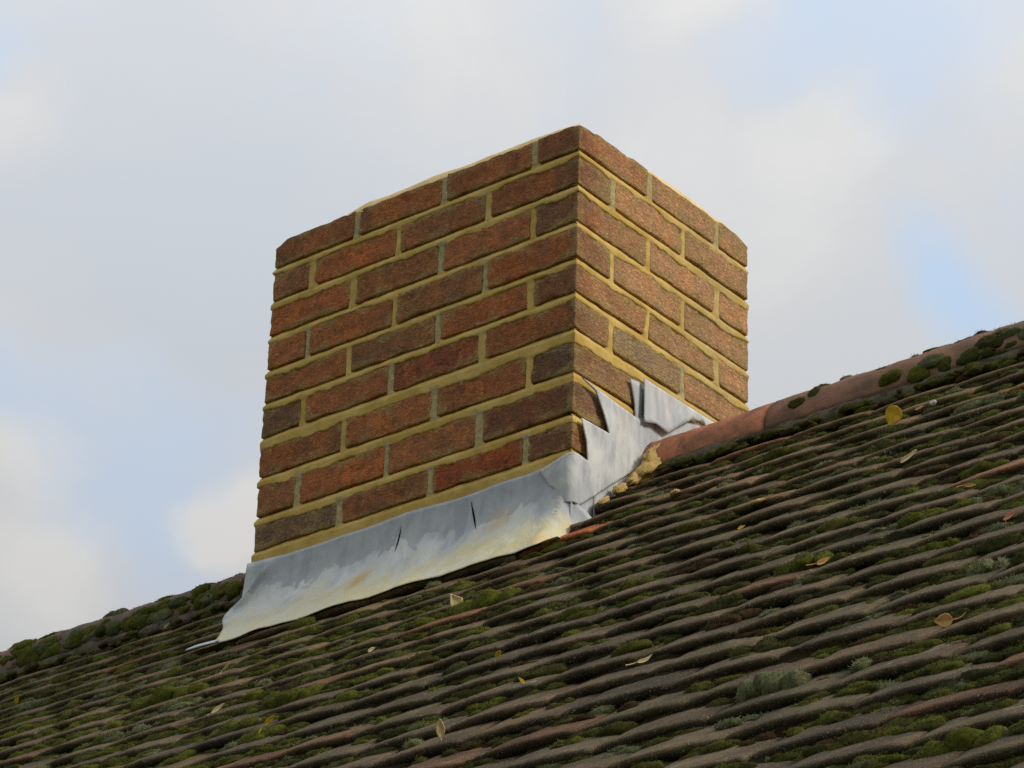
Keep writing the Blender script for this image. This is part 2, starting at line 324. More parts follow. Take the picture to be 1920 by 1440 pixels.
def place_tiles():
    SV, SF, SA_, SB = [], [], [], 0; n_ind = 0; cand = []
    for k in range(1, 29):
        s = G * k; off = 1.032 if k % 2 == 0 else 1.115
        x = off + TW * math.floor((-3.2 - off) / TW) + TW / 2
        while x < 2.9:
            a, b = x - TW / 2, x + TW / 2
            if s < .39:         # courses beside the chimney
                if a < .012 and b > -CH_L - .012:
                    if b > .012 + .02 and a > -.3: a = .012
                    elif a < -CH_L - .012 - .02 and b < 0: b = -CH_L - .012
                    else: x += TW; continue
            elif k == 4:
                if a < .014 and b > -CH_L + .0:
                    if b > .034 and a > -.3: a = .014
            if True:
                j = rng.uniform(-.0035, .0035); dn = rng.uniform(-.0007, .0007); px, py = proj(rf(x, s, 0))
                cut = (b - a) < TW - 1e-6
                seen = -95 < px < 2015 and -100 < py < 1500
                t = rng.random(); tone = rng.normal(1, .16); colr = (max(.55, tone * rng.uniform(.96, 1.1)), max(.55, tone), max(.5, tone * rng.uniform(.86, 1.02)))
                if t < .05: colr = (tone * 1.45, tone * .98, tone * .8)
                if k == 5 and abs(x - .04) < .09: colr = (3.0, 1.25, .8)
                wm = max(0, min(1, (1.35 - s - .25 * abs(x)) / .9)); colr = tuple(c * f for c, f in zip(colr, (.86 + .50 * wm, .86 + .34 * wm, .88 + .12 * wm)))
                cand.append((seen, x, s + j, dn, a, b, cut, colr, k))
            x += TW
    for seen, x, s, dn, a, b, cut, colr, k in cand:
        v = int(rng.integers(len(VARIANTS)))
        if seen:
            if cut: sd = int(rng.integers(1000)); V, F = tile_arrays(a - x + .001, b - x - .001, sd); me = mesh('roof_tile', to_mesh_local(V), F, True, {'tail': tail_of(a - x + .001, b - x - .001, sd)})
            else: me = VARIANTS[v][2]
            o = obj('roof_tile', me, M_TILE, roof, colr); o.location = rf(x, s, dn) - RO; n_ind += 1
            o.rotation_euler = (rng.normal(0, .004), rng.normal(0, .006), rng.normal(0, .006))
        else:
            V, F = (tile_arrays(a - x + .001, b - x - .001, v) if cut else VARIANTS[v][:2])
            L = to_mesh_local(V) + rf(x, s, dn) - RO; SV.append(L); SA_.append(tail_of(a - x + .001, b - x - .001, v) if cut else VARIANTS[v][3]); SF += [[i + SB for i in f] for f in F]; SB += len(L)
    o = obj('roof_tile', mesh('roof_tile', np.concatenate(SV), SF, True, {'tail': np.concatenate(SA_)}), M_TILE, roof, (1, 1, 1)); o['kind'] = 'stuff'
    print('individual tiles', n_ind, 'stuff', len(cand) - n_ind)
place_tiles()
def tile_n(x, s):
    """height of the tile surface above the nominal plane at x, s"""
    k = np.ceil(np.asarray(s) / G - 1e-9); off = np.where(k % 2 == 0, 1.032, 1.115); u = ((np.asarray(x) - off) / TW) % 1 * 2 - 1
    return -(TH / G) * (k * G - s) - .001 + camb(u)

def build_deck():
    # boarding and felt under the tiles, and the far slope
    a, b = -3.35, 3.05
    top = YR, ZR - .045
    pts = [(a, YR - 2.82 * CA, ZR - .045 - 2.82 * SA), (b, YR - 2.82 * CA, ZR - .045 - 2.82 * SA), (b, YR, ZR - .045), (a, YR, ZR - .045), (a, YR + 2.82 * CA, ZR - .045 - 2.82 * SA), (b, YR + 2.82 * CA, ZR - .045 - 2.82 * SA)]
    V = np.array(pts + [(p[0], p[1], p[2] - .06) for p in pts]) - RO
    F = [(0, 1, 2, 3), (3, 2, 5, 4), (9, 8, 7, 6), (10, 11, 8, 9), (0, 6, 7, 1), (4, 5, 11, 10), (0, 3, 9, 6), (3, 4, 10, 9), (1, 7, 8, 2), (2, 8, 11, 5)]
    obj('roof_deck', mesh('roof_deck', V, F, False), M_DECK, roof)
build_deck()

# ---------------------------------------------------------------- ridge tiles
ZRT = ZT - .566; RR_ = .090; ZC = ZRT - RR_ * .93
def ridge_xz(x): return (fbm(P3(x * 3, 0, 0), 9) - .5) * .006
def build_ridge():
    spans = [(.012, .278, (.52, .20, .11)), (.284, .735, (.26, .135, .085)), (.741, 1.19, (.23, .13, .085)), (1.196, 1.65, (.2, .11, .07)), (1.656, 2.1, (.2, .11, .07)), (2.106, 2.56, (.2, .11, .07)), (2.566, 3.0, (.2, .11, .07)),
             (-1.05, -.782, (.14, .10, .065)), (-1.50, -1.056, (.15, .105, .07)), (-1.95, -1.506, (.2, .11, .08)), (-2.4, -1.956, (.2, .1, .07)), (-2.85, -2.406, (.2, .1, .07)), (-3.3, -2.856, (.2, .1, .07))]
    for i, (a, b, c) in enumerate(spans):
        xs = np.arange(a, b + .006, .012); xs[-1] = b; an = np.linspace(math.radians(-2), math.radians(182), 27); t = .014
        def shell(R, sd):
            X, A = np.meshgrid(xs, an, indexing='ij'); q = P3(X * 40, np.cos(A) * 5, np.sin(A) * 5 + i * 9)
            r = R + (fbm(q, sd) - .5) * .006
            flat = 1 - .07 * np.sin(A) ** 6
            dz = (i % 3 - 1) * .0015 + (X - a) * rng.uniform(-.006, .006)
            return np.stack([X, YR - r * np.cos(A), ZC + r * np.sin(A) * flat + dz], -1)
        st = rng.bit_generator.state; O = shell(RR_, 11); rng.bit_generator.state = st; I = shell(RR_ - t, 12)
        nu, nv = O.shape[:2]; V = np.concatenate([O.reshape(-1, 3), I.reshape(-1, 3)]) - RO; n = nu * nv
        F = grid_faces(nu, nv)[:, ::-1]; Fi = grid_faces(nu, nv) + n; ex = []
        for j in range(nu - 1): ex += [(j * nv, (j + 1) * nv, (j + 1) * nv + n, j * nv + n), (j * nv + nv - 1, j * nv + nv - 1 + n, (j + 1) * nv + nv - 1 + n, (j + 1) * nv + nv - 1)]
        for k in range(nv - 1):
            e = (nu - 1) * nv; ex += [(k, k + n, k + 1 + n, k + 1), (e + k, e + k + 1, e + k + 1 + n, e + k + n)]
        o = obj('ridge_tile', mesh('ridge_tile', V, np.concatenate([F, Fi, np.array(ex)])), M_RIDGE, roof, c)
        if i == 0: o['label'] = 'clean orange ridge tile butting the chimney'
    # bedding mortar under the ridge tiles, on both slopes
    for a, b in ((.02, 3.0), (-3.3, -.782)):
        for sg in (1, -1):
            xs = np.arange(a, b, .008 if sg == 1 and a > -2.5 else .008); pr = np.array([(.138, .000), (.143, .012), (.136, .022), (.120, .032), (.09, .038), (.04, .045)])
            X = xs[:, None] + 0 * pr[:, 0][None]; S = pr[:, 0][None] + 0 * X; N_ = pr[:, 1][None] - .021 + 0 * X
            q = P3(X * 35, S * 60, N_ * 60); S = S + (fbm(q, 21) - .5) * .012; N_ = N_ + (fbm(q, 22) - .5) * .012
            V = rf(X, S, N_).reshape(-1, 3)
            if sg == -1: V[:, 1] = 2 * YR - V[:, 1]
            obj('bedding_mortar', mesh('bedding_mortar', V - RO, grid_faces(len(xs), len(pr))), M_BED, roof)
build_ridge()

# ---------------------------------------------------------------- chimney
chim = empty('brick_chimney', (-CH_L / 2, CH_D / 2, ZT - .8)); tag(chim, 'square red brick chimney stack with yellow mortar and lead flashing, no pot', 'chimney')
CO = np.array([-CH_L / 2, CH_D / 2, ZT - .8])
H = [0, .0652, .1414, .2197, .2968, .3681, .4490, .5338, .6174, .6864]
HT = [0, .0072, .0078, .0070, .0078, .0072, .0128, .0106, .0088, .0080]      # half thickness of each bed joint
BL, BW, JT = .2122, .1012, .0099
def brick_mesh(lo, hi, seed, burnt_ends, top=False):
    r = .0032; rr = np.random.default_rng(seed)
    def ticks(L):
        n = max(2, int((L - 2 * r) / .0085)); return np.r_[0, r * .45, np.linspace(r, L - r, n + 1), L - r * .45, L]
    lo, hi = np.array(lo), np.array(hi); T = [ticks(hi[k] - lo[k]) + lo[k] for k in range(3)]; idx = {}; V = []; F = []
    def vid(i, j, k):
        key = (i, j, k)
        if key not in idx: idx[key] = len(V); V.append((T[0][i], T[1][j], T[2][k]))
        return idx[key]
    n = [len(t) - 1 for t in T]
    for ax in range(3):
        b, c = (ax + 1) % 3, (ax + 2) % 3
        for side in (0, n[ax]):
            for i in range(n[b]):
                for j in range(n[c]):
                    q = []
                    for di, dj in ((0, 0), (1, 0), (1, 1), (0, 1)):
                        t = [0, 0, 0]; t[ax] = side; t[b] = i + di; t[c] = j + dj; q.append(vid(*t))
                    F.append(q if side else q[::-1])
    V = np.array(V); inner = np.clip(V, lo + r, hi - r); d = V - inner; ln = np.linalg.norm(d, axis=1, keepdims=True); nr = d / np.maximum(ln, 1e-9); V = inner + r * nr
    q = V * 1.0 + rr.uniform(0, 50, 3)
    amp = (fbm(q * np.array([38, 38, 85]), seed, 3) - .5) * .0050 + (fbm(q * 9, seed + 1, 2) - .5) * .0030 - .0004 - .0045 * np.clip(vnoise(q * np.array([55, 55, 90]), seed + 9) - .72, 0, 1) * 3.5
    V2 = V + nr * amp[:, None]
    V2[:, 2] += (fbm(P3(q[:, 0] * 22, q[:, 1] * 22, (V[:, 2] > (lo[2] + hi[2]) / 2) * 5.0), seed + 5, 4) - .5) * .009
    if top:     # outer top corners weathered round
        up = np.clip((V[:, 2] - (hi[2] - .04)) / .04, 0, 1)
        for cx_, cy_, rad, dz in ((-CH_L, 0, .034, .014), (0, CH_D, .034, .013), (0, 0, .03, .005)):
            dd = np.hypot(V[:, 0] - cx_, V[:, 1] - cy_); V2[:, 2] -= up * dz * np.clip(1 - dd / rad, 0, 1) ** 1.3
    ax = 0 if (hi - lo)[0] > (hi - lo)[1] else 1; u = (V[:, ax] - lo[ax]) / (hi[ax] - lo[ax])
    burnt = np.zeros(len(V))
    for e, w in burnt_ends: burnt = np.maximum(burnt, np.clip(1 - np.abs(u - e) / w + (fbm(V * 30, 8) - .5) * .8, 0, 1))
    ed = np.sort(np.minimum(V - lo, hi - V), axis=1)[:, 1]; wipe = np.clip(1 - ed / .020, 0, 1)
    return mesh('brick', V2 - CO, np.array(F), True, {'burnt': burnt, 'wipe': wipe, 'wash': np.clip((V[:, 0] + .004) / .004, 0, 1) * np.clip((V[:, 1] + .02 + (fbm(V * 14, 77) - .5) * .08) / .10, 0, 1)})
REDS = [(.34, .132, .054), (.32, .125, .055), (.285, .122, .056), (.35, .122, .048), (.27, .124, .060), (.315, .120, .050)]
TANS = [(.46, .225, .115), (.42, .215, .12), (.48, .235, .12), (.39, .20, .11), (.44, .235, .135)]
def build_bricks():
    seed = 100
    for row in range(1, 10):
        z1 = ZT - H[row - 1] - (HT[row - 1] if row > 1 else 0) ; z0 = ZT - H[row] + HT[row]
        if row == 1: z1 = ZT - .001
        odd = row % 2 == 1; L, D = CH_L, CH_D; items = []
        # (x0, x1, y0, y1, where)
        if odd:     # front: header at the near corner; the right face starts with that brick's stretcher side
            items.append((-BW, 0, 0, BL, 'corner')); items.append((-BW, 0, BL + JT, 2 * BL + JT, 'right'))
            for k in range(3): b = -BW - JT - k * (BL + JT); items.append((max(b - BL, -L), b, 0, BW, 'front'))
            items.append((-BL, 0, D - BW, D, 'farcorner'))
            for k in (1, 2): a = -k * (BL + JT); items.append((a - BL, a, D - BW, D, 'back'))
            for k in range(2): items.append((-L, -L + BW, BW + JT + k * (BL + JT), min(BW + JT + k * (BL + JT) + BL, D), 'left'))
        else:
            for k in range(3): b = -k * (BL + JT); items.append((b - BL, b, 0, BW, 'corner' if k == 0 else 'front'))
            items.append((-L, -L + BW, 0, BL, 'frontleft'))
            items.append((-L, -L + BW, BL + JT, 2 * BL + JT, 'left'))
            for k in range(2): a = BW + JT + k * (BL + JT); items.append((-BW, 0, a, min(a + BL, D), 'right'))
            for k in range(3): b = -BW - JT - k * (BL + JT); items.append((max(b - BL, -L), b, D - BW, D, 'back'))
        for x0, x1, y0, y1, w in items:
            seed += 7; r = random.random()
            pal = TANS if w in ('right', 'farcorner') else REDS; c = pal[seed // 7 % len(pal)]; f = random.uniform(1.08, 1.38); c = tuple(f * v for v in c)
            ends = []
            c = (c[0] * 1.09, c[1] * 1.05, c[2] * .96)
            if w == 'corner':
                if odd: ends.append((0, .22))
                else: ends.append((1, .26))
            elif r < .25: ends.append((random.choice((0, 1)), .25))
            if w == 'right' and row == 6 and y0 < .2: c = (.22, .19, .13)
            if w == 'front' and row == 6 and x0 > -.5: c = (.33, .105, .05)
            if w == 'frontleft' and row == 6: c = (.24, .13, .07)
            if row == 9 and x0 < -.6: c = (.24, .15, .085)
            if row == 9 and -.33 < x0 < -.25: c = (.37, .10, .04)
            if row == 1 and x0 < -.7: ends.append((0, .5))
            if row in (7, 8) and w == 'corner': c = (.24, .115, .055) if row == 7 else (.26, .105, .05)
            jit = random.uniform(-.0012, .0012)
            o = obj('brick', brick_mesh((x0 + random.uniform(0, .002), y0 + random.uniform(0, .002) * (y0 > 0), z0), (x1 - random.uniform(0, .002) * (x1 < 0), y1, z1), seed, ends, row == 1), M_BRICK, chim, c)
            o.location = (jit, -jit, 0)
build_bricks()

def build_mortar():
    IN = .0095; L, D = CH_L, CH_D
    # perimeter columns: front (near corner to left corner), left, back, right back to the near corner
    fr = np.arange(0, L, .003); lf = np.arange(0, D, .007); bk = np.arange(0, L, .012); rt = np.arange(0, D, .003)
    cols = []   # (face, a, x, y, nx, ny)
    def corner(x, y, nx, ny, f, a): cols.append((f, a, x, y, nx, ny))
    for a in fr: cols.append((0, a, -a, 0, 0, -1) if a > 0 else (0, 0, 0, 0, 1, -1))
    for a in lf: cols.append((1, a, -L, a, -1, 0) if a > 0 else (0, L, -L, 0, -1, -1))
    for a in bk: cols.append((2, a, -L + a, D, 0, 1) if a > 0 else (2, 0, -L, D, -1, 1))
    for a in rt: cols.append((3, D - a, 0, D - a, 1, 0) if a > 0 else (3, D, 0, D, 1, 1))
    C = np.array(cols); f, a, x, y, nx, ny = C.T; zs = np.arange(-.735, -.003, .0026); A, Z = np.meshgrid(a, zs, indexing='ij'); Fc = f[:, None] + 0 * Z
    xx, yy = x[:, None] + 0 * Z, y[:, None] + 0 * Z
    q = P3(xx * 60, yy * 60, Z * 60); n1 = fbm(q, 31); n2 = fbm(P3(xx * 22, yy * 22, Z * 22), 32); n3 = fbm(P3(xx * 9, yy * 9, 0), 33)
    e = np.full(A.shape, -.006); old = np.zeros(A.shape)
    for k in range(1, 10):      # bed joints, weather struck: deep under the upper brick, flush on the lower one
        t = HT[k]; top = -H[k] + t; bot = -H[k] - t
        if k == 9: bot = -.735
        else: bot = bot - .0025 - .016 * np.clip(n2 - .40, 0, 1) - .022 * np.clip(n3 - .50, 0, 1)
        w = (top - Z) / (top - bot); w0 = np.clip((top - Z) / .011, 0, 1); v = .0035 + .0066 * w0 + (n1 - .5) * .0022
        v = np.where(w > .88, v - (w - .88) * .012, v)
        e = np.where((Z <= top + .001) & (Z >= bot), v, e)
    for row in range(1, 10):    # head joints
        zt, zb = -H[row - 1] if row > 1 else 0.0, -H[row]
        odd = row % 2 == 1
        for face in range(4):
            if odd: js = {0: [BW + JT / 2 + k * (BL + JT) for k in range(3)], 3: [BL + JT / 2, 2 * BL + 1.5 * JT], 1: [BW + JT / 2, BW + BL + 1.5 * JT], 2: [BL + JT / 2, 2 * BL + 1.5 * JT, 3 * BL + 2.5 * JT]}[face]
            else: js = {0: [BL + JT / 2 + k * (BL + JT) for k in range(3)], 3: [BW + JT / 2, BW + BL + 1.5 * JT], 1: [BL + JT / 2, 2 * BL + 1.5 * JT], 2: [BW + JT / 2 + k * (BL + JT) for k in range(3)]}[face]
            if face == 2: js = [L - j for j in js]
            for ji, j in enumerate(js):
                hw = JT / 2 + .0022 + random.uniform(0, .0045); g = 1.0 if (row == 1 or random.random() < .3 or (row in (8, 9))) else 0.0
                dist = np.abs(A - j + (n1 - .5) * .008 + (n2 - .5) * .006); m = (Fc == face) & (Z < zt) & (Z > zb) & (dist < hw + .003 * n2)
                v = .0090 + (n1 - .5) * .003 - .002 * (dist / hw) ** 4
                up = m & (v > e); e = np.where(up, v, e); old = np.where(m & (Z < zt - .008) & (Z > zb + .006), g * (.6 + .4 * n2), old)
    old = np.maximum(old, np.clip((n3 - .62) * 3, 0, .6))
    off = e - IN
    V = np.stack([xx + nx[:, None] * off, yy + ny[:, None] * off, ZT + Z], -1).reshape(-1, 3) - CO
    Fq = grid_faces(len(cols), len(zs), wrap=True)
    obj('mortar', mesh('mortar', V, Fq[:, ::-1] if False else Fq, True, {'old': old.ravel()}), M_MORTAR, chim)
    # block filling the stack behind the facing, down through the roof
    i = .016; V = np.array([(sx, sy, z) for z in (ZT - 1.35, ZT - .004) for sx, sy in ((-L + i, i), (-i, i), (-i, D - i), (-L + i, D - i))]) - CO
    obj('core', mesh('core', V, [(3, 2, 1, 0), (4, 5, 6, 7), (0, 1, 5, 4), (1, 2, 6, 5), (2, 3, 7, 6), (3, 0, 4, 7)], False, {'old': np.ones(8)}), M_MORTAR, chim)
build_mortar()

def build_flaunching():
    L, D = CH_L, CH_D; xs = np.linspace(-L + .002, -.002, 130); ys = np.linspace(.002, D - .002, 90); X, Y = np.meshgrid(xs, ys, indexing='ij')
    ed = np.minimum(np.minimum(X + L, -X), np.minimum(Y, D - Y)); q = P3(X * 12, Y * 12, 0)
    Z = -.0035 + .034 * np.clip(ed / .10, 0, 1) ** .8 + np.clip(ed / .006, 0, 1) * (.0018 - .003 * np.clip((X + .03) / .03, 0, 1) + .014 * np.clip(fbm(P3(X * 6, Y * 6, 0), 43) - .38, 0, 1) * 2.0) + (fbm(q * 3, 42) - .5) * .003
    Z[0] = Z[-1] = -.007; Z[:, 0] = Z[:, -1] = -.007
    for cx_, cy_ in ((-L, 0), (0, D), (-L, D)): Z -= .045 * np.clip(1 - np.hypot(X - cx_, Y - cy_) / .06, 0, 1)
    V = np.stack([X, Y, ZT + Z], -1).reshape(-1, 3) - CO
    obj('flaunching', mesh('flaunching', V, grid_faces(130, 90)), M_FLAUNCH, chim)
build_flaunching()

# ---------------------------------------------------------------- lead flashing
def sheet(name, V, F, mat, attrs=None, th=.0022, label=None):
    me = mesh(name, V - CO, F, True, attrs); o = obj(name, me, mat, chim)
    m = o.modifiers.new('thickness', 'SOLIDIFY'); m.thickness = th; m.offset = 0
    if label: o['label'] = label
    return o
def inside(px, pz, poly):
    c = np.zeros(px.shape, bool); n = len(poly)
    for i in range(n):
        (x0, z0), (x1, z1) = poly[i], poly[(i + 1) % n]
        cond = ((z0 > pz) != (z1 > pz)) & (px < (x1 - x0) * (pz - z0) / ((z1 - z0) or 1e-12) + x0); c ^= cond
    return c
def tri_fill(poly, step=.009):
    """triangulate a polygon with interior points (bmesh fill + subdivide + beautify)"""
    import bmesh
    bm = bmesh.new(); pts = []
    n = len(poly)
    for i in range(n):
        a = np.array(poly[i]); b = np.array(poly[(i + 1) % n]); k = max(1, int(np.linalg.norm(b - a) / step))
        for j in range(k): pts.append(a + (b - a) * j / k)
    from mathutils.geometry import delaunay_2d_cdt
    pts = np.array(pts); m = len(pts); lo, hi = pts.min(0), pts.max(0)
    gx, gz = np.meshgrid(np.arange(lo[0], hi[0], step), np.arange(lo[1], hi[1], step)); gx, gz = gx.ravel(), gz.ravel()
    ok = inside(gx, gz, [tuple(p) for p in poly]); g = np.stack([gx, gz], 1)[ok]
    if len(g):
        d = np.sqrt(((g[:, None] - pts[None]) ** 2).sum(-1)).min(1); g = g[d > step * .55]
    allp = np.concatenate([pts, g]) if len(g) else pts
    r = delaunay_2d_cdt([Vector(p) for p in allp], [(i, (i + 1) % m) for i in range(m)], [list(range(m))], 1, 1e-6)
    bm.free(); return np.array([tuple(v) for v in r[0]]), [list(f) for f in r[2]]

def build_apron():
    """the front apron: an upstand dressed over the foot of the brickwork and flared over the tiles"""
    # profile of the bend, (y, z) from the top of the upstand to the lip on the tiles
    top = -.7075
    nt = 44; t = np.linspace(0, 1, nt)
    lip_s = .497; lip = rf(0, lip_s, .0075)[1:]; kn = np.array([-.0045, ZT - .800])
    p0 = np.array([-.0040, ZT + top]); p3 = lip; ctrl = [p0, kn + np.array([0, -.004]), kn + np.array([-.020, -.028]), p3]
    B = ((1 - t) ** 3)[:, None] * ctrl[0] + (3 * (1 - t) ** 2 * t)[:, None] * ctrl[1] + (3 * (1 - t) * t ** 2)[:, None] * ctrl[2] + (t ** 3)[:, None] * ctrl[3]
    def left(t): return np.interp(t, [0, .45, .62, 1], [-.704, -.778, -.786, -.748])
    def right(t): return np.interp(t, [0, .42, .62, .8, 1], [-.045, .018, .050, .056, .058])
    slits = [(-.390, -.006, .08, .34), (-.214, .004, .05, .38)]      # x, lean, from, to
    base = np.linspace(0, 1, 110); xs_top = left(0) + (right(0) - left(0)) * base
    cols = []
    L0, R0 = left(t), right(t)
    for b in base: cols.append((L0 + (R0 - L0) * b, None))
    def at(b): return L0 + (R0 - L0) * b
    extra = []
    for i, (sx, lean, a0, a1) in enumerate(slits):
        b = (sx - left(.2)) / (right(.2) - left(.2)); w = .0024 * np.clip(1 - ((t - (a0 + a1) / 2) / ((a1 - a0) / 2)) ** 2, 0, 1); sway = lean * (np.clip(t, a0, a1) - a0) * 2
        near = np.abs(base - b) < .0095; base = base[~near]
        extra += [(b - .00001, lambda c, w=w, sway=sway, b=b: at(b) + sway - w, i), (b + .00001, lambda c, w=w, sway=sway, b=b: at(b) + sway + w, i)]
    al = [(b, None, None) for b in base] + extra; al.sort(key=lambda q: q[0])
    X = np.stack([at(b) if fn is None else fn(0) for b, fn, _ in al]); nu = len(al)
    Y = B[None, :, 0] + 0 * X; Z = B[None, :, 1] + 0 * X; T = t[None] + 0 * X
    tc_ = np.clip((T - .35) / .65, 0, 1)
    # lip follows the tiles' camber, the sheet is hand dressed and uneven
    wav = (fbm(P3(X * 9, T * 3, 0), 51) - .5) * .008 + (fbm(P3(X * 28, T * 7, 0), 52) - .5) * .004; wav = wav - .030 * np.clip((X + .0) / .025, 0, 1) * np.clip((T - .45) / .1, 0, 1) * np.clip((1 - T) / .12, 0, 1)
    nrm = .35 + .65 * tc_; Y = Y - wav * nrm * SA; Z = Z + wav * nrm * CA
    row = 5; off = 1.115; u = ((X - off) / TW) % 1 * 2 - 1; cb = (camb(u) - .005) * np.clip((T - .7) / .3, 0, 1); Y -= cb * SA; Z += cb * CA
    ls = (fbm(P3(X * 7, 0, 0), 53) - .5) * .010 * np.clip((T - .6) / .4, 0, 1); Y -= ls * CA; Z -= ls * SA
    dl = np.exp(-(X - X[:1]) / .012) * np.clip(T / .12, 0, 1) * np.clip((.75 - T) / .2, 0, 1); Y -= .014 * dl - .0022 * (X > -.384) * (-1)
    Y += np.clip(X + .012, 0, 1) * 1.1 * np.clip((T - .12) / .2, 0, 1) * np.clip((.97 - T) / .25, 0, 1)
    Z += (fbm(P3(X * 8, 0, 0), 54) - .5) * .012 * np.clip(1 - T / .2, 0, 1)
    V = np.stack([X, Y, Z], -1).reshape(-1, 3); F = grid_faces(nu, nt)
    for c in range(nu - 1):
        if al[c][2] is not None and al[c][2] == al[c + 1][2]:
            a0, a1 = slits[al[c][2]][2:]
            for j in range(nt):
                if not a0 < t[j] < a1: F[F == (c + 1) * nt + j] = c * nt + j
    keep = np.ones(len(F), bool); fi = np.arange(len(F)).reshape(nu - 1, nt - 1)
    for c in range(nu - 1):
        if al[c][2] is not None and al[c][2] == al[c + 1][2]:
            _, _, a0, a1 = slits[al[c][2]]
            for j in range(nt - 1):
                keep[fi[c, j]] = False
    used = F[keep]
    sheet('lead_apron', V, used, M_APRON, {'drop': T.ravel()}, .0011)
    # corner piece behind the apron's left edge
    poly = [(-.776, -.703), (-.690, -.708), (-.73, -.75), (-.765, -.80), (-.792, -.835), (-.782, -.77)]
    P, Fp = tri_fill(poly, .012); V = np.stack([P[:, 0], -.0018 - np.clip(-.76 - P[:, 1], 0, 1) * .10, ZT + P[:, 1]], -1)
    sheet('lead_corner_piece', V, Fp, M_LEAD, None, .002)
build_apron()

def build_step():
    lift = lambda a, z, k: (fbm(P3(a * 10, z * 10, k), 61) - .5) * .003
    # main step piece on the side, turned round the near corner onto the front
    poly = [(-.066, -.711), (-.030, -.703), (0, -.694), (.033, -.697), (.029, -.66), (.014, -.6185), (.045, -.6175), (.094, -.6175), (.078, -.585), (.052, -.5475), (.012, -.5385), (.10, -.546), (.187, -.5525), (.192, -.56), (.214, -.585),
            (.219, -.612), (.195, -.640), (.150, -.676), (.102, -.716), (.060, -.752), (.012, -.792), (-.004, -.790), (-.016, -.776), (-.045, -.742)]
    P, F = tri_fill(poly, .0045); a, z = P[:, 0], P[:, 1]; l = .0090 + lift(a, z, 0)
    r = .006; X = np.where(a < 0, np.minimum(0, a) + 0, 0.0); Y = np.where(a < 0, 0.0, a)
    # round the corner smoothly
    X = np.where(a < 0, a, 0); nx = np.clip((a + .0035) / .007, 0, 1); ny = 1 - nx; nl = np.sqrt(nx ** 2 + ny ** 2)
    V = np.stack([X + l * nx / nl, Y - l * ny / nl, ZT + z], -1)
    sheet('step_flashing', V, F, M_LEAD, None, .0024, 'sawtooth lead step turned round the near corner')
    def side(name, poly, dx, tilt=(0, 0), st=.008, label=None, mat=M_LEAD):
        P, F = tri_fill(poly, st); a, z = P[:, 0], P[:, 1]; V = np.stack([dx + lift(a, z, dx * 1000) + tilt[0] * (a - poly[0][0]) + tilt[1] * (poly[0][1] - z), a, ZT + z], -1)
        sheet(name, V, F, mat, None, .0022, label)
    side('step_flashing', [(.190, -.4645), (.30, -.4645), (.44, -.463), (.46, -.54), (.40, -.50), (.376, -.476), (.338, -.487), (.294, -.521), (.259, -.549), (.222, -.545), (.186, -.557), (.1885, -.51)], .0135, (0, .05), label='upper lead step beside the ridge tile')
    side('lead_soaker', [(.160, -.475), (.196, -.470), (.200, -.57), (.178, -.56), (.174, -.52)], .0045)
    side('lead_soaker', [(.176, -.55), (.30, -.50), (.40, -.475), (.47, -.475), (.47, -.60), (.30, -.60), (.245, -.640), (.224, -.66), (.206, -.62)], .0065)
    side('lead_soaker', [(-.004, -.775), (.060, -.720), (.054, -.80), (.02, -.835), (-.01, -.84)], .004, (0, .02))
    side('lead_soaker', [(.0585, -.72), (.108, -.68), (.106, -.77), (.056, -.805)], .0052, (0, .01))
    side('lead_soaker', [(.1065, -.69), (.205, -.60), (.226, -.655), (.17, -.70), (.1045, -.77)], .0036, (0, .01))
    # lead welt turned over the tile tail at the apron's left end
    poly = [(-.735, .492), (-.80, .486), (-.816, .494), (-.812, .503), (-.79, .505), (-.735, .508)]
    P, F = tri_fill(poly, .006); V = rf(P[:, 0], P[:, 1], .010 + camb(((P[:, 0] - 1.115) / TW) % 1 * 2 - 1) - .003)
    sheet('lead_tab', V, F, M_LEAD, None, .002)
build_step()

# ---------------------------------------------------------------- mortar dabs on the roof
def lump(center, ax, seed, mat, name, parent, axes=None, rough=.5):
    n, m = 26, 18; th = np.linspace(0, 2 * math.pi, n, endpoint=False); ph = np.linspace(.02, math.pi - .02, m); T, Pp = np.meshgrid(th, ph, indexing='ij')
    d = np.stack([np.sin(Pp) * np.cos(T), np.sin(Pp) * np.sin(T), np.cos(Pp)], -1); r = 1 + (fbm(d * 1.6 + seed * 9, seed) - .5) * 2 * rough + (fbm(d * 5 + seed, seed + 1) - .5) * rough
    q = d * r[..., None] * np.array(ax); E_ = np.array([[1, 0, 0], [0, -CA, -SA], [0, -SA, CA]]); V = q.reshape(-1, 3) @ E_
    return V + np.array(center), grid_faces(n, m, wrap=True)
def dabs():
    VV, FF, b = [], [], 0
    for c, ax, sd in [((.034, .205, -.640), (.020, .042, .030), 3), ((.036, .180, -.665), (.030, .046, .018), 4), ((.050, .225, -.632), (.030, .022, .012), 7), ((.030, .150, -.690), (.014, .028, .010), 6),
                      ((.026, .105, -.728), (.012, .022, .008), 8), ((.024, .062, -.768), (.010, .018, .006), 9)]:
        V, F = lump((c[0], c[1], ZT + c[2]), ax, sd, M_DAB, '', None, rough=.5)
        VV.append(V - RO); FF.append(F + b); b += len(V)
        o = obj('mortar_dab', mesh('mortar_dab', VV[-1], F), M_DAB, roof)
    for x, s, ax, sd in [(.330, .405, (.028, .006, .004), 12), (.245, .402, (.010, .006, .005), 13), (.57, .70, (.014, .006, .003), 14)]:
        V, F = lump(rf(x, s - .004, float(tile_n(x, s - .004)) + .001), ax, sd, M_DAB, '', None, rough=.5)
        obj('mortar_dab', mesh('mortar_dab', V - RO, F), M_DAB, roof)
dabs()

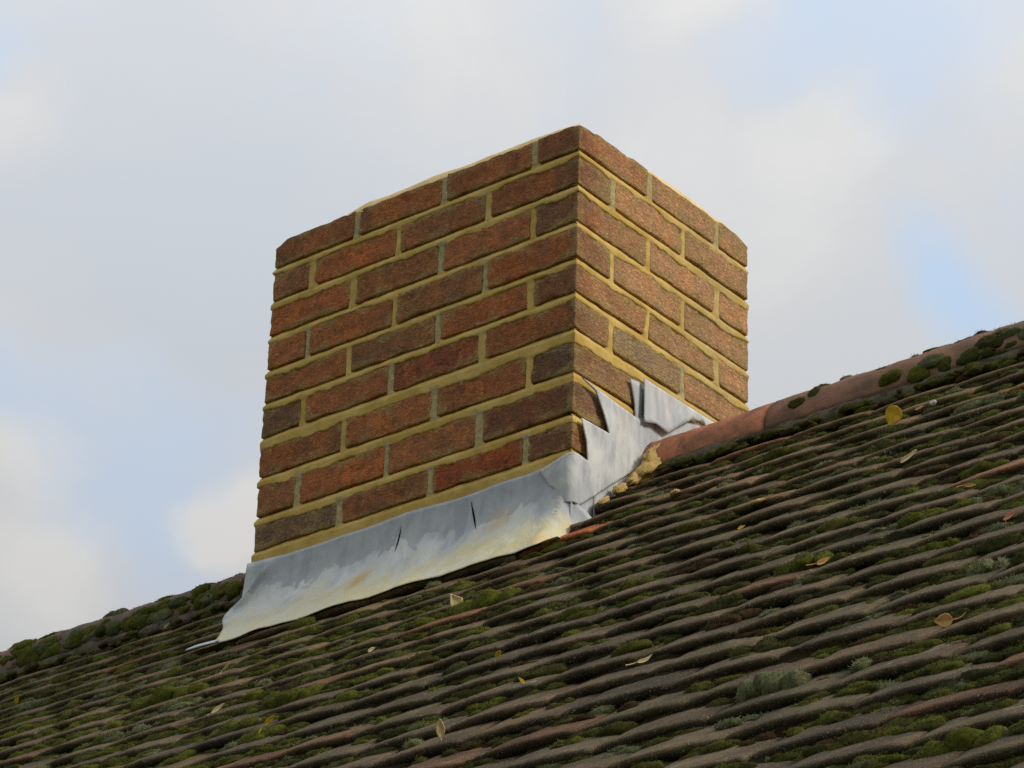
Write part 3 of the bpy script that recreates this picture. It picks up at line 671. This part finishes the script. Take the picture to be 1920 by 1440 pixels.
# ---------------------------------------------------------------- moss
def unit_dome(n):
    import bmesh
    bm = bmesh.new(); bmesh.ops.create_icosphere(bm, subdivisions=n, radius=1.0); V = np.array([v.co[:] for v in bm.verts]); F = np.array([[v.index for v in f.verts] for f in bm.faces])
    keep = (V[F][:, :, 2].max(1) > -.45); F = F[keep]; u, inv = np.unique(F, return_inverse=True); bm.free(); return V[u], inv.reshape(F.shape)
def build_moss():
    D3 = unit_dome(3); D2 = unit_dome(2); VV, FF, CC, b = [], [], [], 0
    bright = np.array([.076, .084, .013]); dark = np.array([.034, .036, .011]); olive = np.array([.060, .060, .014]); brown = np.array([.048, .030, .014]); pale = np.array([.15, .17, .085]); grey = np.array([.24, .25, .16])
    E_ = np.array([[1, 0, 0], [0, -CA, -SA], [0, -SA, CA]])
    def push(V, F, C):
        nonlocal b
        VV.append(V); FF.append(F + b); CC.append(C); b += len(V)
    def cushion(p, rx, rs, rn, colr, seed, tuft=0, E=E_, frost=0.0):
        DV, DF = D3 if rx > .0125 else D2; d = DV; r = 1 + (fbm(d * 1.4 + seed * 5.3, 71) - .5) * .8 + (fbm(d * 3.5 + seed * 3.1, 72) - .5) * .32 + (vnoise(d * 14 + seed, 73) - .5) * .10
        q = d * r[:, None] * np.array([rx, rs, rn]); V = q @ E + p
        t = np.clip(d[:, 2], 0, 1)[:, None]; C = colr * (.8 + .4 * vnoise(d * 4 + seed, 74))[:, None]
        if frost > 0: rim = (np.clip(vnoise(d * 9 + seed, 75) - .35, 0, 1))[:, None]; C = C * (1 - frost * rim) + grey * frost * rim
        push(V, DF, C)
        if tuft:
            pick = rng.integers(0, len(V), tuft); pick = pick[d[pick, 2] > -.1]; n = d[pick] @ E; n = n + rng.normal(0, .45, n.shape); n /= np.linalg.norm(n, axis=1, keepdims=True)
            side = np.cross(n, rng.normal(0, 1, n.shape)); side /= np.linalg.norm(side, axis=1, keepdims=True); ln = (rng.uniform(.0012, .0042, len(pick)))[:, None]
            base = V[pick] + rng.normal(0, .0008, n.shape); w = .00045
            T = np.stack([base - side * w, base + side * w, base + n * ln], 1).reshape(-1, 3); c = C[pick] * rng.uniform(.5, 2.1, (len(pick), 1))
            if frost > 0: c = c * (1 - frost) + grey * 1.3 * frost
            push(T, np.arange(len(T)).reshape(-1, 3), np.repeat(c, 3, 0))
    def blocked(x, s): return (-CH_L - .03 < x < .03 and s < .37) or (-.83 < x < .03 and s < .53)
    nc = 0
    for k in range(1, 25):
        s0 = G * k; xs = []
        x = -2.3
        while x < 2.4:
            x += rng.exponential(.0125)
            px, py = proj(rf(x, s0, 0))
            if not (-60 < px < 1980 and -60 < py < 1500): continue
            dens = fbm(P3(x * 2.6, s0 * 2.6, 0), 81) + .10 * (px < 700) + .06 * (px > 1350)
            if rng.random() > np.clip((dens - .26) * 3.0, .22, 1): continue
            n = int(rng.integers(1, 6)); big = rng.random() < .22
            left = np.clip((1300 - px) / 1300, 0, 1); r = rng.random(); frost = 0
            if r < .25 + .35 * left: cb = bright * rng.uniform(.6, 1.15)
            elif r < .55 + .25 * left: cb = dark * rng.uniform(.8, 1.5)
            elif r < .78 + .12 * left: cb = olive * rng.uniform(.6, 1.2)
            elif r < .88: cb = brown * rng.uniform(.7, 1.3)
            else: cb = pale * rng.uniform(.35, .7); frost = rng.uniform(.25, .6)
            for j in range(n):
                rad = rng.uniform(.0035, .0105) * (1.5 if big else 1); xx = x + rng.normal(0, .016) * (1.3 if big else 1); ds = rng.choice([rng.uniform(.003, .012), rng.uniform(.006, .040)]); ss = s0 + ds
                if blocked(xx, ss): continue
                nn = float(tile_n(xx, ss)); ix = rng.uniform(1.2, 2.6)
                cushion(rf(xx, ss, nn + rad * .10), rad * ix, rad * rng.uniform(.9, 1.4), rad * rng.uniform(.55, .95), (.85 + .2 * left) * cb * rng.uniform(.85, 1.15), int(rng.integers(1e4)), int(130 * (rad / .008) ** 2), frost=frost); nc += 1
    # bigger cushions that stand out in the photograph: roof x, s, radius, colour, frost
    for x, s, rad, c, fr, sq in [(.105, .87, .030, bright * 1.15, 0, 1.6), (.06, .83, .022, bright, 0, 1.4), (.915, 1.27, .026, bright * .9, 0, 1.3), (1.33, 1.52, .020, pale * .6, .7, 1.0), (1.18, 1.16, .019, pale * .6, .65, 1.6), (1.22, 1.12, .016, pale * .7, .6, 1.6), (1.38, 1.13, .020, pale * .6, .6, 1.8),
                              (.75, .66, .015, pale, .8, 1), (1.17, 1.85, .030, pale * .5, .5, 1.2), (-.62, .86, .030, bright, 0, 1.6), (-.55, .86, .022, bright * .9, 0, 1.3), (-.10, 1.12, .032, bright * .9, 0, 1.5), (-.16, 1.22, .022, bright * .9, .2, 1.3), (1.17, 1.36, .015, bright * .9, 0, 1.6),
                              (-.95, .72, .020, bright, 0, 2), (-.75, .62, .018, bright, 0, 1.8), (1.60, 2.22, .024, bright * .9, 0, 1.5), (.41, .31, .024, bright * .6, 0, 1.8), (1.07, .92, .018, bright * .8, 0, 1.8), (.96, .73, .015, dark * 1.5, .2, 1.2), (1.03, .75, .015, olive, 0, 1.3), (1.22, .86, .022, pale * .6, .6, 1.7), (.50, 1.05, .02, olive * 1.2, 0, 1.7), (.72, .58, .018, olive, 0, 1.8)]:
        if blocked(x, s): continue
        s = (math.floor(s / G)) * G + .018; nn = float(tile_n(x, s))
        for j in range(3):
            cushion(rf(x + (j - 1) * rad * .9 * sq, s + rng.uniform(-.004, .01), nn), rad * (1, 1.15, .8)[j] * sq * .62, rad * .8, rad * (.62, .85, .6)[j], c * rng.uniform(.85, 1.15), 900 + j + int(x * 50), 420, frost=fr); nc += 1
    # cushions on the ridge tiles
    for i in range(430):
        lf = rng.random() < .62
        if lf: x = rng.uniform(-2.0, -.80)
        else: x = rng.uniform(.33, 1.0); 
        if not lf and rng.random() > (x - .25) * 1.9: continue
        th = math.radians(rng.choice([rng.uniform(5, 30), rng.uniform(60, 110), rng.uniform(0, 115)])); d = np.array([0, -math.cos(th), math.sin(th)])
        p = np.array([x, YR, ZC]) + d * (RR_ - .002) * np.array([1, 1, .96]); t2 = np.cross(d, [1, 0, 0]); E = np.array([[1, 0, 0], t2, d]); rad = rng.uniform(.005, .015) * (1.2 if lf else 1)
        m = rng.random(); cb = bright * .85 if m < (.5 if lf else .12) else dark * 1.3 if m < .62 else pale * .5 if m < .85 else olive
        cushion(p, rad * rng.uniform(1, 2.2), rad * rng.uniform(.9, 1.4), rad * rng.uniform(.5, .8), cb * rng.uniform(.8, 1.2), int(rng.integers(1e4)), 90, E=E, frost=0.35 if 0.62 < m < .85 else 0); nc += 1
    for i in range(420):
        x = rng.uniform(-2.0, -.80) if rng.random() < .45 else rng.uniform(.04, 1.0); s_ = rng.uniform(.132, .158); rad = rng.uniform(.005, .012); m = rng.random()
        cb = bright * .8 if m < .25 else dark * 1.4 if m < .55 else olive if m < .8 else brown
        cushion(rf(x, s_, rng.uniform(-.014, .010)), rad * rng.uniform(1, 2.4), rad, rad * .7, cb * rng.uniform(.7, 1.2), int(rng.integers(1e4)), 70); nc += 1
    # low dark mats lying in the step under every tail
    for k in range(0, 25):
        s0 = G * k if k else .135
        xs = np.arange(-2.4, 2.5, .0045)
        if k == 0: continue
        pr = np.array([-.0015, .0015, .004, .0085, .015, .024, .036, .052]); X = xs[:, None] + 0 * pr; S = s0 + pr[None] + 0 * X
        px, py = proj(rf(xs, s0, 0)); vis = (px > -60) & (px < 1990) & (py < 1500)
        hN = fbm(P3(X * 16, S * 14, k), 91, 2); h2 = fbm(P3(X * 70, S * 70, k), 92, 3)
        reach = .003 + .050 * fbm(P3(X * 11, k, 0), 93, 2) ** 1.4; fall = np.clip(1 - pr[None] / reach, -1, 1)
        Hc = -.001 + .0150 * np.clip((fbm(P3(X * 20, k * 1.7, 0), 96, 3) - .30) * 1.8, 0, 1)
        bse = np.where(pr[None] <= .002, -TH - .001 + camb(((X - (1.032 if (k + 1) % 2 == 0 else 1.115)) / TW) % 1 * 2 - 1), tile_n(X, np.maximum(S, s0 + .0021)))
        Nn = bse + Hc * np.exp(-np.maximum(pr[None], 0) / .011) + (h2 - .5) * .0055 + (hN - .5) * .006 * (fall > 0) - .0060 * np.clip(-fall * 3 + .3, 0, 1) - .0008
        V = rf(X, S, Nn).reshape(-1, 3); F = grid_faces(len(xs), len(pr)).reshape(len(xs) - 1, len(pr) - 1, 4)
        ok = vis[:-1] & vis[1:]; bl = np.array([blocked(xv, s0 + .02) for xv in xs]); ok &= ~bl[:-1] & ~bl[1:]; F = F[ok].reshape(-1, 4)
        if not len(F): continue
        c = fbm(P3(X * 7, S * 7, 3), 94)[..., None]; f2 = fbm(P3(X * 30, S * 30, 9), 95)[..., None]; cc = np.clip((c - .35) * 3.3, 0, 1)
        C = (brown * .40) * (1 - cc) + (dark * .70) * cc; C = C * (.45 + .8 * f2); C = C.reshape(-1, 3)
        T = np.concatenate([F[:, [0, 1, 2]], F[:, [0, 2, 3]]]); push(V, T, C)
        # short stems standing out of the mats
        cells = np.argwhere(ok).ravel()
        if len(cells):
            m = len(cells) * 12; ci = rng.choice(cells, m); pi = rng.integers(0, 6, m); base = V.reshape(len(xs), len(pr), 3)[ci, pi] + rng.normal(0, .0016, (m, 3)); okh = (Nn - bse)[ci, pi] > .0004; base = base[okh]; ci, pi = ci[okh], pi[okh]
            n = np.array([0, -SA, CA]) + rng.normal(0, .5, base.shape) + np.array([0, -.4, 0]); n /= np.linalg.norm(n, axis=1, keepdims=True); side = np.cross(n, rng.normal(0, 1, n.shape)); side /= np.linalg.norm(side, axis=1, keepdims=True)
            ln = rng.uniform(.001, .0034, (len(n), 1)); T = np.stack([base - side * .0005, base + side * .0005, base + n * ln], 1).reshape(-1, 3); c = C.reshape(len(xs), len(pr), 3)[ci, pi] * rng.uniform(.8, 3.6, (len(n), 1)); push(T, np.arange(len(T)).reshape(-1, 3), np.repeat(c, 3, 0))
    V, F, C = np.concatenate(VV), np.concatenate(FF), np.concatenate(CC); print('moss cushions', nc, 'tris', len(F))
    o = obj('moss', mesh('moss', V, F, True, {'tint': C}), M_MOSS)
    tag(o, 'green, brown and grey moss cushions growing along the steps of the tiles', 'moss', kind='stuff')
build_moss()

# ---------------------------------------------------------------- fallen leaves
LM = {'gold': m_leaf('leaf_gold', (.80, .47, .03), (.86, .56, .06), (.5, .25, .04)), 'cream': m_leaf('leaf_cream', (.70, .52, .24), (.80, .64, .36), (.45, .25, .08)), 'orange': m_leaf('leaf_orange', (.58, .28, .08), (.70, .42, .16), (.30, .10, .03)),
      'red': m_leaf('leaf_red', (.55, .16, .06), (.65, .24, .10)), 'white': m_leaf('leaf_pale', (.72, .70, .62), (.8, .78, .7), (.5, .45, .35))}
def leaf(label, x, s, n, length, width, tip, normal, mat, curl=.25, fold=.3, stem=.6, seed=0, serr=.06, kind='oval'):
    """tip and normal are given in the roof frame (x, downslope, out)"""
    fr = lambda v: np.array([v[0], -v[1] * CA - v[2] * SA, -v[1] * SA + v[2] * CA])
    a = fr(tip); a = a / np.linalg.norm(a); m = fr(normal); m = m - a * (a @ m); m /= np.linalg.norm(m); w = np.cross(a, m)
    nu, nv = 22, 9; t = np.linspace(0, 1, nu); v = np.linspace(-1, 1, nv); T, Vv = np.meshgrid(t, v, indexing='ij')
    if kind == 'tri': wid = np.interp(t, [0, .08, .25, .5, .8, 1], [.05, .85, 1.0, .72, .3, 0])
    elif kind == 'strip': wid = np.interp(t, [0, .1, .4, .8, 1], [.3, .8, 1, .8, .2])
    else: wid = np.sin(np.pi * np.clip(t, 0, 1) ** .72) ** .8
    wid = wid * (1 + serr * np.where(np.arange(nu) % 2, 1, -1)) + .01; wl = wid[:, None] * Vv * width / 2
    up = fold * np.abs(wl) * .8 + curl * length * ((T - .45) ** 2) * 1.1 + (fbm(P3(T * 3 + seed, Vv * 1.5, seed), 7) - .5) * .15 * width
    A = (T - .5) * length; V = (A[..., None] * a + wl[..., None] * w + up[..., None] * m).reshape(-1, 3); c = rf(x, s, n)
    root = empty('fallen_leaf', tuple(c)); tag(root, label, 'leaf', 'fallen leaves on the roof')
    o = obj('leaf_blade', mesh('leaf_blade', V, grid_faces(nu, nv)), LM[mat], root); md = o.modifiers.new('thickness', 'SOLIDIFY'); md.thickness = .0005
    if stem > 0:
        k = 9; q = np.linspace(0, 1, k); base = V.reshape(nu, nv, 3)[0, nv // 2]; path = base + (-a[None] * q[:, None] + m[None] * (q[:, None] ** 2) * .5 + w[None] * (q[:, None] ** 2) * .3) * length * stem
        ang = np.linspace(0, 2 * math.pi, 6, endpoint=False); ring = (np.cos(ang)[:, None] * w + np.sin(ang)[:, None] * m) * .00075
        R_ = path[None] + ring[:, None]; obj('leaf_stem', mesh('leaf_stem', R_.reshape(-1, 3), grid_faces(6, k, wrap=True)), LM[mat], root)
CN = (.55, .80, .25)      # facing the viewer
leaf('largest golden yellow leaf, standing upright on the upper right tiles', .690, .405, .018, 0.0344, 0.0279, (-.55, .2, -.62), (.45, .75, .45), 'gold', .1, .1, .0, 1)
leaf('cream fan-shaped leaf with a dark midrib lying on moss under the apron', .030, .800, .012, 0.0230, 0.0245, (-.2, .1, .9), CN, 'cream', .1, .1, .0, 2, .0, 'tri')
leaf('curled orange-cream leaf with an upright stalk on the right-hand tiles', 1.005, 1.315, .014, 0.0245, 0.0108, (.95, .1, .10), (.1, .5, .9), 'orange', .5, .5, .5, 3)
leaf('amber leaf with a long stalk pointing right, far right of the roof', 1.405, 1.80, .016, 0.0211, 0.0161, (-.8, .1, .15), CN, 'orange', .3, .3, .9, 4)
leaf('flat pale orange leaf left of the bright moss clump at bottom left', -.255, 1.110, .012, 0.0302, 0.0086, (.95, -.2, .25), (.1, .7, .7), 'cream', .15, .2, .2, 5)
leaf('thin golden leaf sliver just right of the bright moss at bottom left', .000, 1.300, .012, 0.0259, 0.0086, (.9, -.1, .35), CN, 'gold', .3, .3, .5, 6)
leaf('upright cream oval leaf at the bottom centre of the roof', .570, 1.655, .016, 0.0259, 0.0122, (.35, -.1, .95), (.7, .7, .1), 'cream', .15, .2, .5, 7)
leaf('tiny golden curl on a red-stained tile below the apron', .430, 1.285, .010, 0.0158, 0.0072, (.8, 0, .6), CN, 'gold', .5, .4, .5, 8)
leaf('small golden chip standing beside the red patch in the lower middle', .600, 1.490, .010, 0.0115, 0.0043, (-.5, 0, .9), CN, 'gold', .2, .2, .0, 9)
leaf('pale yellow arched leaf with a thread-like stalk, lower middle right', .862, 1.580, .012, 0.0259, 0.0072, (.97, -.1, .12), (.1, .5, .9), 'cream', .6, .5, .5, 10)
leaf('small lemon leaf on the middle tiles below the orange ridge tile', .650, .900, .010, 0.0144, 0.0050, (.97, 0, .1), (.2, .7, .7), 'gold', .1, .2, .0, 11)
leaf('small yellow leaf at the far left edge of the roof', -1.290, .470, .010, 0.0173, 0.0086, (.75, -.1, .6), CN, 'gold', .2, .2, .0, 12)
leaf('orange-red crinkled leaf at the far right edge of the roof', 1.300, 1.345, .012, 0.0259, 0.0072, (.95, 0, .3), (.2, .6, .8), 'red', .3, .4, .0, 13, .3)
leaf('long twisted straw-coloured leaf in the upper right moss', .878, .755, .012, 0.0331, 0.0079, (.93, -.1, .30), (.3, .7, .6), 'cream', .2, .4, .0, 14, .03, 'strip')
leaf('slim cream leaf lying beside the top white fleck, upper right', .722, .372, .012, 0.0173, 0.0036, (.97, -.1, .1), CN, 'cream', .1, .1, .0, 15)
leaf('thin cream leaf just under the left ridge beside green moss', -1.100, .200, .016, 0.0187, 0.0050, (.93, -.1, .35), CN, 'cream', .2, .2, .0, 16)
leaf('cream leaf splinter left of the apron foot, one course below its tab', -.500, .770, .010, 0.0216, 0.0043, (.9, -.1, .35), CN, 'cream', .2, .3, .35, 17)
leaf('narrow pinkish leaf at the bottom left, under the flat pale orange one', -.290, 1.330, .010, 0.0173, 0.0050, (.9, 0, .3), CN, 'orange', .3, .3, .0, 18)
leaf('orange leaf scrap on the grey moss cushions at the right', 1.140, 1.110, .016, 0.0187, 0.0050, (.9, 0, -.2), CN, 'orange', .5, .3, .5, 19)
leaf('pale scrap half buried in moss left of the cream fan-shaped leaf', -.020, .985, .008, 0.0158, 0.0086, (.95, 0, .1), (.2, .6, .8), 'cream', .2, .2, .0, 20)

def fleck(label, x, s, n, ax, seed, p=None):
    V, F = lump((0, 0, 0), ax, seed, None, '', None, rough=.35); o = obj('bird_dropping', mesh('bird_dropping', V, F), M_WHITE); o.location = p if p is not None else rf(x, s, n)
    tag(o, label, 'bird dropping')
M_WHITE = m_plain('dried_dropping', (.62, .61, .56), (.8, .8, .78), 200, .7, .001)
fleck('white fleck on moss beside the slim cream leaf, upper right', .748, .372, .013, (.006, .003, .004), 31)
fleck('white blob in the gap under the end of the orange ridge tile', 0, 0, 0, (.010, .006, .004), 32, (.062, .225, ZT - .645))
